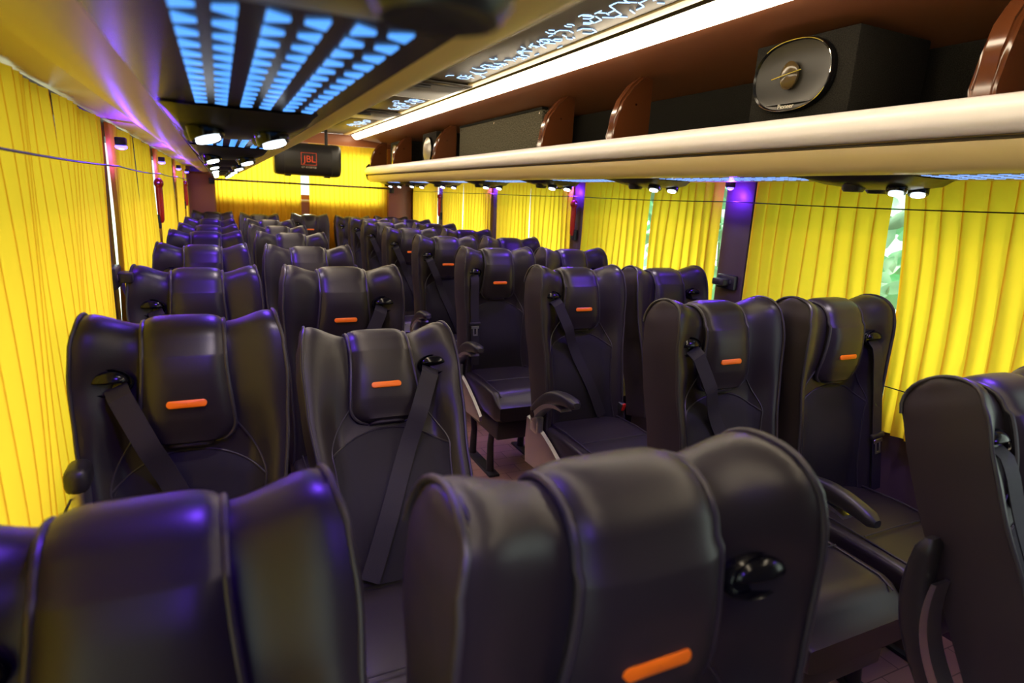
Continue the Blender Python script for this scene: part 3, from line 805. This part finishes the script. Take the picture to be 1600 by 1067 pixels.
def seat(x, y, rec, g, belt, label, arm=None, arm_rot=12, buckle=False, sx=1):
    t = thing('coach_seat', label, 'seat', (x, y, 0), 'dark leather coach seats'); t.scale.x = sx
    m = SM[g]
    b = put('backrest', m['backrest'], t, (0, 0, .43), (-R(rec), 0, 0))
    for nm, key in (('edge_piping', 'pa'), ('edge_piping', 'pb'), ('head_panel', 'head_panel'), ('panel_piping', 'panel_piping'), ('back_insert', 'insert'), ('seam', 'seam')): put(nm, m[key], b)
    o = put('badge', m['badge'], b); o['label'] = 'orange badge'
    if g:
        put('belt_guide', m['guide'], b); put('guide_hood', m['hood'], b)
        if belt:
            put('seat_belt', m['belt_' + belt], b)
            if belt != 'diag': put('tongue_housing', m['tongue_base_' + belt], b); put('buckle_tongue', m['tongue_' + belt], b)
    c = put('cushion', cushion_me, t); put('cushion_piping', cush_pipe, c)
    f = put('base_frame', frame_me, t); [put('leg', q, f) for q in legs_me]
    if arm:
        put('side_cover', cover_me[arm], t)
        up_ = arm_rot > 60
        a = put('armrest', arm_me, t, (arm * .228, .10 if up_ else -.04, .44 if up_ else .515), (-R(arm_rot), 0, 0))
        put('arm_bracket', armb_me, a); put('pivot_cap', pivot_me, a)
        put('arm_mount', upright_me, t, (arm * .228, .10 if up_ else -.04, .44 if up_ else .515))
    if buckle:
        q = put('buckle', buck_me, t, (buckle * .185, -.06, .50), (R(14), 0, R(8))); put('buckle_button', buckr_me, q)
    return t
rows = ['nearest row', 'second row', 'third row', 'fourth row', 'fifth row', 'sixth row', 'seventh row', 'eighth row']
LWt = [(-.090, .395, 26, None), (-.080, 1.29, 13, 'diag'), (-.078, 2.113, 11.8, 'diag'), (-.077, 2.957, 10, 'diag'), (-.077, 3.801, 5, 'diag'), (-.077, 4.645, 16, 'diag'), (-.077, 5.489, 15.8, 'diag')]
LAt = [(.362, .43, 5, None), (.364, 1.269, 35, 'diag'), (.372, 2.113, 7, 'diag'), (.372, 2.957, 12, 'diag'), (.372, 3.801, 5, 'diag'), (.372, 4.645, 14, 'diag'), (.372, 5.489, 13.2, 'diag')]
RAt = [(1.456, .425, 23.8, 'hang'), (1.332, 1.269, 10.8, 'diag'), (1.351, 2.113, 11.2, 'diag'), (1.320, 2.957, 5, 'hang'), (1.324, 3.801, 4.5, 'diag'), (1.325, 4.645, 4, 'diag'), (1.332, 5.489, 3.5, 'diag'), (1.38, 6.30, 10, 'diag')]
RWt = [None, (1.775, 1.269, 5, 'out'), (1.845, 2.113, 14.8, None), (1.785, 2.957, 5, None), (1.805, 3.801, 6.8, None), (1.796, 4.645, 4.5, None), (1.795, 5.489, 3.5, None), (1.822, 6.30, 8.2, None)]
for i, q in enumerate(LWt): seat(q[0], q[1], q[2], -1, q[3], 'dark leather coach seat beside the left windows, ' + rows[i], sx=.9 if i else .93)
for i, q in enumerate(LAt): seat(q[0], q[1], q[2], 1, q[3], 'dark leather coach seat on the left side of the aisle, ' + rows[i], 1, 25, sx=.95 if i else 1)
for i, q in enumerate(RAt): seat(q[0], q[1], q[2], -1, q[3], 'dark leather coach seat on the right side of the aisle, ' + rows[i], -1, 104 if i == 0 else 22, 1 if i == 2 else False, sx=.96)
for i, q in enumerate(RWt):
    if q: seat(q[0], q[1], q[2], 1, q[3], 'dark leather coach seat beside the right windows, ' + rows[i], -1 if i == 1 else None, 6, sx=.95)
for x, rec, g, w in ((-.07, 17, -1, 'far left'), (.38, 20, 1, 'second from the left'), (.891, 14, -1, 'in the middle, facing the aisle'), (1.363, 17, -1, 'second from the right'), (1.80, 13, 1, 'far right')):
    seat(x, 7.03, rec, g, 'diag' if w.startswith('in') else None, 'dark leather seat of the rear row, ' + w, sx=.93)

# ------------------------------------------------------------------ greenery outside the right windows
rnd = random.Random(5)
t = thing('broad_leaf_shrub', 'pale green broad leaved shrub outside the gap in the right curtains', 'shrub', (2.95, 2.2, 0))
bm = bmesh.new()
for k in range(16):
    y = -1.6 + 3.4 * k / 15 + rnd.uniform(-.1, .1); tube(bm, [(rnd.uniform(-.1, .1), y * .6, 0), (0, y, .7), (rnd.uniform(-.15, .1), y + rnd.uniform(-.2, .2), 1.9)], [.014, .01, .004], 6)
obj('stems', bm, M['stem'], t)
bm = bmesh.new()
for k in range(1200):
    c = Vector((rnd.uniform(-.25, .35), rnd.uniform(-1.8, 2.0), rnd.uniform(.35, 2.0)))
    a = Vector((rnd.uniform(-.5, .5), rnd.uniform(-1, 1), rnd.uniform(-.2, 1))).normalized(); b = a.cross(Vector((rnd.uniform(.5, 1), rnd.uniform(-.3, .3), rnd.uniform(-.3, .3)))).normalized(); n_ = a.cross(b)
    L_, W_ = rnd.uniform(.06, .11), rnd.uniform(.03, .05)
    ring = [bm.verts.new(c + a * L_ * math.cos(q) + b * W_ * math.sin(q) + n_ * .012 * math.cos(2 * q)) for q in [2 * math.pi * j / 10 for j in range(10)]]
    cv = bm.verts.new(c)
    for j in range(10): bm.faces.new((cv, ring[j], ring[(j + 1) % 10]))
o = obj('leaves', bm, M['leaf'], t)
